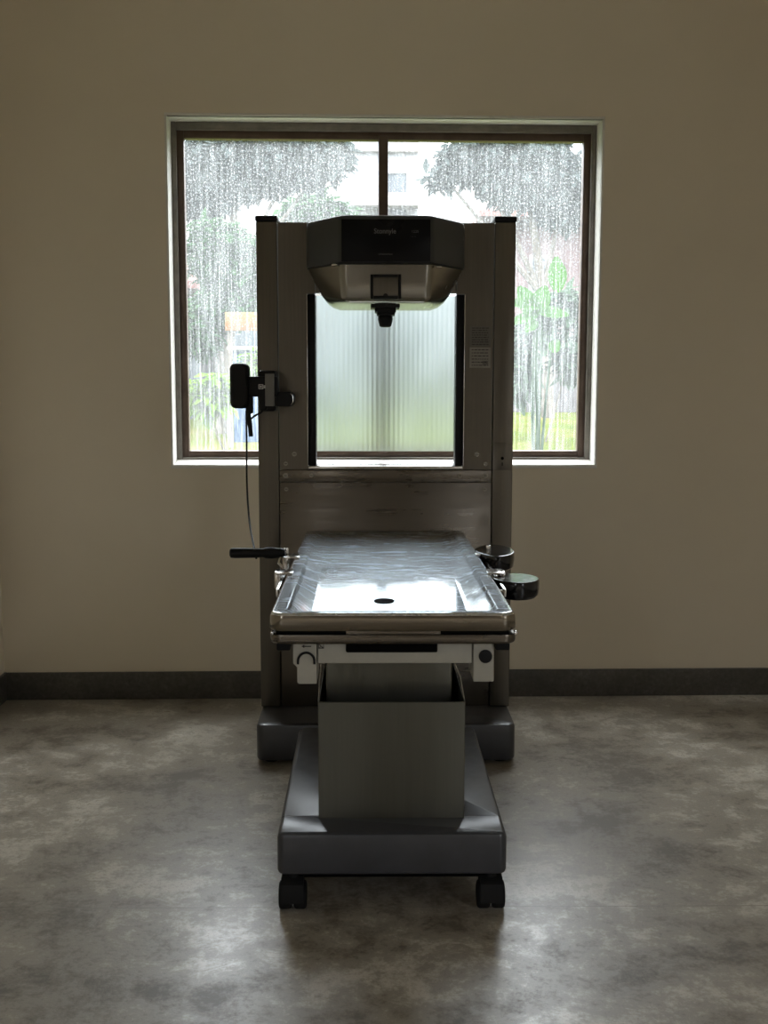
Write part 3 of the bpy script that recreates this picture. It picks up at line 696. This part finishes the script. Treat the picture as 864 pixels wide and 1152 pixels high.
def tree(name, pxs, d, trunk_px, count, size, m, label, cat='tree', seed=1, top=None, group=None):
    """pxs: crown blobs (px, py, rx_px, ry_px) at depth d"""
    s = d / F_PX; blobs = []
    for px, py, rx, ry in pxs:
        c = P(px, py, d); blobs.append((c.x, c.y, c.z, rx*s, min(rx, ry)*s*.8, ry*s))
    tx = P(trunk_px, 400, d).x; gz0_ = gz_at(d)
    root = empty(name, (tx, d, gz0_), label, cat, group)
    obj('crown', crown_mesh(blobs, count, size, seed), m, root, angle=180)
    bm = B(); top_ = Vector(blobs[0][:3]) if top is None else top
    r0 = .12 if cat == 'tree' else .014
    mid = Vector(((tx+top_.x)/2+.1, d, (gz0_+top_.z)/2)); tube(bm, smooth_path([(tx, d, gz0_-.05), mid, top_], 6), [r0*(1-.6*k/12) for k in range(13)], 8)
    for b_ in blobs[1:]: tube(bm, [mid, Vector(b_[:3])], [r0*.5, r0*.15], 6)
    obj('trunk', bm, M['bark'], root)
    return root
tree('leafy_tree', [(265,185,75,38), (330,178,60,34), (225,215,45,30), (375,170,22,22)], 19, 236, 9000, .20, M['leaf_grey'], 'tall dull green tree whose crown fills the top of the left pane', seed=2)
tree('leafy_tree', [(590,190,60,42), (635,215,40,40), (535,178,45,24), (500,200,22,14)], 19, 618, 8000, .20, M['leaf_grey'], 'tall dull green tree whose crown fills the top of the right pane', seed=3)
tree('leafy_tree', [(248,285,38,36), (232,262,20,18), (285,300,35,30), (262,340,50,22), (225,372,26,26)], 16.5, 250, 6500, .17, M['leaf_mid'], 'rounded green tree below the larger crown in the left pane', seed=4)
tree('leafy_tree', [(352,236,34,16), (376,246,26,14)], 22, 352, 900, .3, M['leaf_mid'], 'low tree crown beside the white building in the left pane', seed=5)
tree('sapling', [(240,432,17,14), (232,452,16,16), (250,450,12,14), (222,440,10,12)], 9.0, 238, 330, .12, M['leaf_pale'], 'young lime green sapling low in the left window corner', 'sapling', seed=6)
tree('sapling', [(284,404,10,9), (292,410,10,8)], 11.0, 290, 120, .13, M['leaf_pale'], 'small lime green sapling behind the clamped camera', 'sapling', seed=8)
tree('shrub', [(640,345,22,20), (600,375,26,24), (645,400,18,26), (585,420,16,26), (470,400,50,40), (390,400,45,45)][:4], 15.5, 615, 1700, .22, M['leaf_dusty'], 'dusty green shrub behind the broad leaf plant in the right pane', 'shrub', seed=9)
tree('shrub', [(400,410,48,42), (470,405,50,45), (440,360,60,40)], 17, 430, 2600, .26, M['leaf_dusty'], 'dusty green shrub seen blurred through the fluted screen', 'shrub', seed=10)
# broad-leaf plant in the right pane
d = 9.0; base = P(606, 470, d); base.z = gz_at(d)
pl = empty('broad_leaf_plant', tuple(base), 'broad leaf plant with one tall upright bright leaf in the right pane', 'plant')
bm = B(); stems = []
def toward(px, py, dd=d): return P(px, py, dd)
spec = [((627,329), (627,289), .085, .9), ((601,357), (586,322), .09, .7), ((603,353), (614,322), .085, .7), ((606,354), (575,361), .05, .6), ((603,350), (640,352), .055, .6), ((620,396), (628,383), .055, .5), ((604,360), (592,372), .05, .5), ((610,345), (575,338), .06, .4)]
for (p0, p1, w_, _) in spec:
    a_, b_ = toward(*p0), toward(*p1, d-.05); leaf(bm, a_, (b_-a_).length, w_, b_-a_, Vector((0, -1, .35)), .25, 8)
obj('leaves', bm, M['leaf_broad'], pl, angle=180)
bm = B()
for (p0, p1, w_, _) in spec: tube(bm, smooth_path([base, (toward(*p0)+base)/2 + Vector((random.uniform(-.04,.04), 0, .05)), toward(*p0)], 5), [.014-.0008*k for k in range(11)], 6)
obj('stems', bm, M['leaf_dusty'], pl)
# buildings
def building(name, x0, x1, y0, dy, z0, z1, wall, wins, roof, label, cat='building'):
    e = empty(name, ((x0+x1)/2, y0+dy/2, z0), label, cat)
    bm = B(); box(bm, x0, x1, y0, y0+dy, z0-.2, z1); obj('wall', bm, wall, e)
    if roof is not None:
        bm = B(); loft(bm, [[(x0-.35,y0-.5,z1), (x1+.35,y0-.5,z1), (x1+.35,y0+dy+.5,z1), (x0-.35,y0+dy+.5,z1)], [(x0-.35,y0-.5,z1+.12), (x1+.35,y0-.5,z1+.12), (x1+.35,y0+dy+.5,z1+.12), (x0-.35,y0+dy+.5,z1+.12)],
                            [(x0+.6,y0+dy*.45,z1+1.1), (x1-.6,y0+dy*.45,z1+1.1), (x1-.6,y0+dy*.55,z1+1.1), (x0+.6,y0+dy*.55,z1+1.1)]]); obj('roof', bm, roof, e)
    for (a_, b_, c_, f_) in wins:
        bm = B(); ring_frame(bm, a_, b_, c_, f_, y0-.05, y0+.02, .07, bev=0); w_ = obj('window', bm, M['white_render'], e)
        bm = B(); box(bm, a_+.07, b_-.07, y0-.02, y0+.01, c_+.07, f_-.07); obj('pane', bm, M['dark_window'], w_)
    return e
dB = 27; a_, b_ = P(385, 150, dB), P(470, 250, dB)
we = building('white_building', a_.x, b_.x, dB, 6, gz_at(dB), a_.z+.9, M['white_render'], [(a_.x+.9, a_.x+1.6, b_.z+.1, b_.z+1.2)], None, 'white rendered building seen beside the window mullion')
bm = B(); box(bm, a_.x-.02, b_.x, dB-.12, dB-.01, P(0,168,dB).z-.03, P(0,168,dB).z+.04); obj('gutter', bm, M['frame_grey'], we)
bm = B(); box(bm, a_.x+.2, b_.x, dB-.5, dB-.01, P(0,226,dB).z-.15, P(0,226,dB).z+.15); obj('ledge', bm, M['frame_grey'], we)
dB = 24; a_, b_ = P(556, 236, dB), P(700, 330, dB)
building('pink_building', a_.x, b_.x, dB, 5, gz_at(dB), a_.z-.2, M['brick_pink'], [(P(600,0,dB).x, P(622,0,dB).x, P(0,330,dB).z, P(0,285,dB).z)], M['roof_tile'], 'faded pink building behind the tree in the right pane')
dB = 19.6; a_, b_ = P(150, 324, dB), P(243, 336, dB)
building('low_building', a_.x, b_.x-.3, dB-2, 2.0, gz_at(dB-2), P(0,338,dB).z, M['grey_render'], [(P(212,0,dB).x, P(232,0,dB).x, P(0,385,dB).z, P(0,350,dB).z)], M['roof_tile'], 'low building with a red roof behind the left tree')
dB = 27; a_, b_ = P(120, 292, dB), P(352, 440, dB)
building('grey_building', a_.x, b_.x, dB, 5, gz_at(dB), a_.z, M['grey_render'], [(P(300,0,dB).x, P(318,0,dB).x, P(0,400,dB).z, P(0,370,dB).z)], None, 'grey blue building wall far behind the left tree')
# orange awning and blue kiosk behind the left column
d = 14.6; a_, b_ = P(253, 351, d), P(330, 372, d)
aw = empty('orange_banner', ((a_.x+b_.x)/2, d, gz_at(d)), 'orange canvas banner hung between poles left of the left column', 'banner')
bm = B(); nseg = 8; rowt = []; 
for y, z in ((d, b_.z), (d-.01, b_.z+.06), (d-.005, a_.z-.04), (d+.02, a_.z), (d+.05, a_.z-.01), (d+.03, b_.z)): rowt.append([(a_.x, y, z), (b_.x, y, z)])
loft(bm, [[r_[0] for r_ in rowt], [r_[1] for r_ in rowt]]); obj('canvas', bm, M['orange'], aw)
for x in (a_.x+.05, b_.x-.05):
    bm = B(); tube(bm, [(x, d+.08, gz_at(d)), (x, d+.08, a_.z)], .03, 8); obj('pole', bm, M['bark'], aw)
d = 15.35; a_, b_ = P(262, 394, d), P(318, 440, d)
ks = empty('blue_kiosk', ((a_.x+b_.x)/2, d+.4, gz_at(d)), 'blue painted kiosk with a pale flat roof left of the left column', 'kiosk')
bm = B(); box(bm, a_.x, b_.x, d, d+.9, gz_at(d)-.05, a_.z, .01); kw = obj('body', bm, M['blue'], ks)
bm = B(); box(bm, a_.x-.07, b_.x+.05, d-.08, d+1, a_.z, a_.z+.05, .01); obj('roof', bm, M['white_render'], ks)
bm = B(); ring_frame(bm, a_.x+.08, a_.x+.42, a_.z-.30, a_.z-.06, d-.015, d, .02, bev=0); obj('hatch', bm, M['white_render'], ks)
# board fence at the lawn's far edge
d = 20.5; fe = empty('board_fence', (0, d, .93), 'weathered vertical board fence at the far edge of the lawn', 'fence')
rnd = random.Random(5); bm = B(); x = -9.0
while x < 9:
    w_ = rnd.uniform(.16,.22); box(bm, x, x+w_-.012, d+rnd.uniform(0,.02), d+.05, .90, 2.0+rnd.uniform(-.06,.06)); x += w_
obj('boards', bm, M['fence'], fe)
for z in (1.15, 1.8):
    bm = B(); box(bm, -9, 9, d+.051, d+.10, z, z+.08); obj('rail', bm, M['bark'], fe)

# ------------------------------------------------------------------ light
W = bpy.data.worlds.new('overcast'); bpy.context.scene.world = W; W.use_nodes = True; nt = W.node_tree
bg = nt.nodes['Background']; tc = N(nt, 'ShaderNodeTexCoord'); sep = N(nt, 'ShaderNodeSeparateXYZ'); L(nt, tc.outputs['Generated'], sep.inputs[0])
SKY = 1.0
r = N(nt, 'ShaderNodeMapRange'); L(nt, sep.outputs['Z'], r.inputs['Value']); r.inputs['From Min'].default_value = -.05; r.inputs['From Max'].default_value = 1
L(nt, ramp(nt, r.outputs[0], [(0, (.03,.03,.028)), (.05, (.19,.20,.21)), (.22, (.25,.27,.29)), (.34, (.85,.89,.95)), (.55, (1.6,1.66,1.75)), (1, (1.7,1.75,1.82))]), bg.inputs['Color'])
bg.inputs['Strength'].default_value = 11.5
def portal(name, x0, x1, z0, z1, y, facing):
    ld = bpy.data.lights.new(name, 'AREA'); ld.shape = 'RECTANGLE'; ld.size = x1-x0; ld.size_y = z1-z0; ld.cycles.is_portal = True
    o = link(bpy.data.objects.new(name, ld)); o.location = ((x0+x1)/2, y, (z0+z1)/2); o.rotation_euler = (PI/2*(-1 if facing < 0 else 1), 0, 0)
    return o
portal('window_daylight_portal', WX0, WX1, WZ0, WZ1, 5.055, -1)
for xc, rz in ((XR+.19, PI/2), (XL-.19, -PI/2)):
    o_ = portal('added_window_daylight_portal', RY0, RY1, RZ0, RZ1, 0, 1); o_.location = (xc, (RY0+RY1)/2, (RZ0+RZ1)/2); o_.rotation_euler = (PI/2, 0, rz)  # portals for the added side windows

# the window wall stands a touch askew to the machine
A_ = math.radians(1.1); RM = Matrix.Translation((0, YW, 0)) @ Matrix.Rotation(A_, 4, 'Z') @ Matrix.Translation((0, -YW, 0))
bpy.context.view_layer.update()
for o in list(C.objects):
    if o.parent is None and o.name in ('wall_back', 'baseboard_back', 'trim_1', 'window_1', 'window_daylight_portal'): o.matrix_world = RM @ o.matrix_world

sc = bpy.context.scene
sc.view_settings.view_transform = 'Standard'; sc.view_settings.look = 'None'; sc.view_settings.gamma = 1; sc.view_settings.exposure = 0.2
sc.view_settings.use_curve_mapping = False
sc.cycles.use_denoising = True
sc.cycles.max_bounces = 14; sc.cycles.diffuse_bounces = 8; sc.cycles.glossy_bounces = 6; sc.cycles.transmission_bounces = 8; sc.cycles.transparent_max_bounces = 24
sc.cycles.sample_clamp_indirect = 8.0
sc.cycles.caustics_reflective = True; sc.cycles.caustics_refractive = True
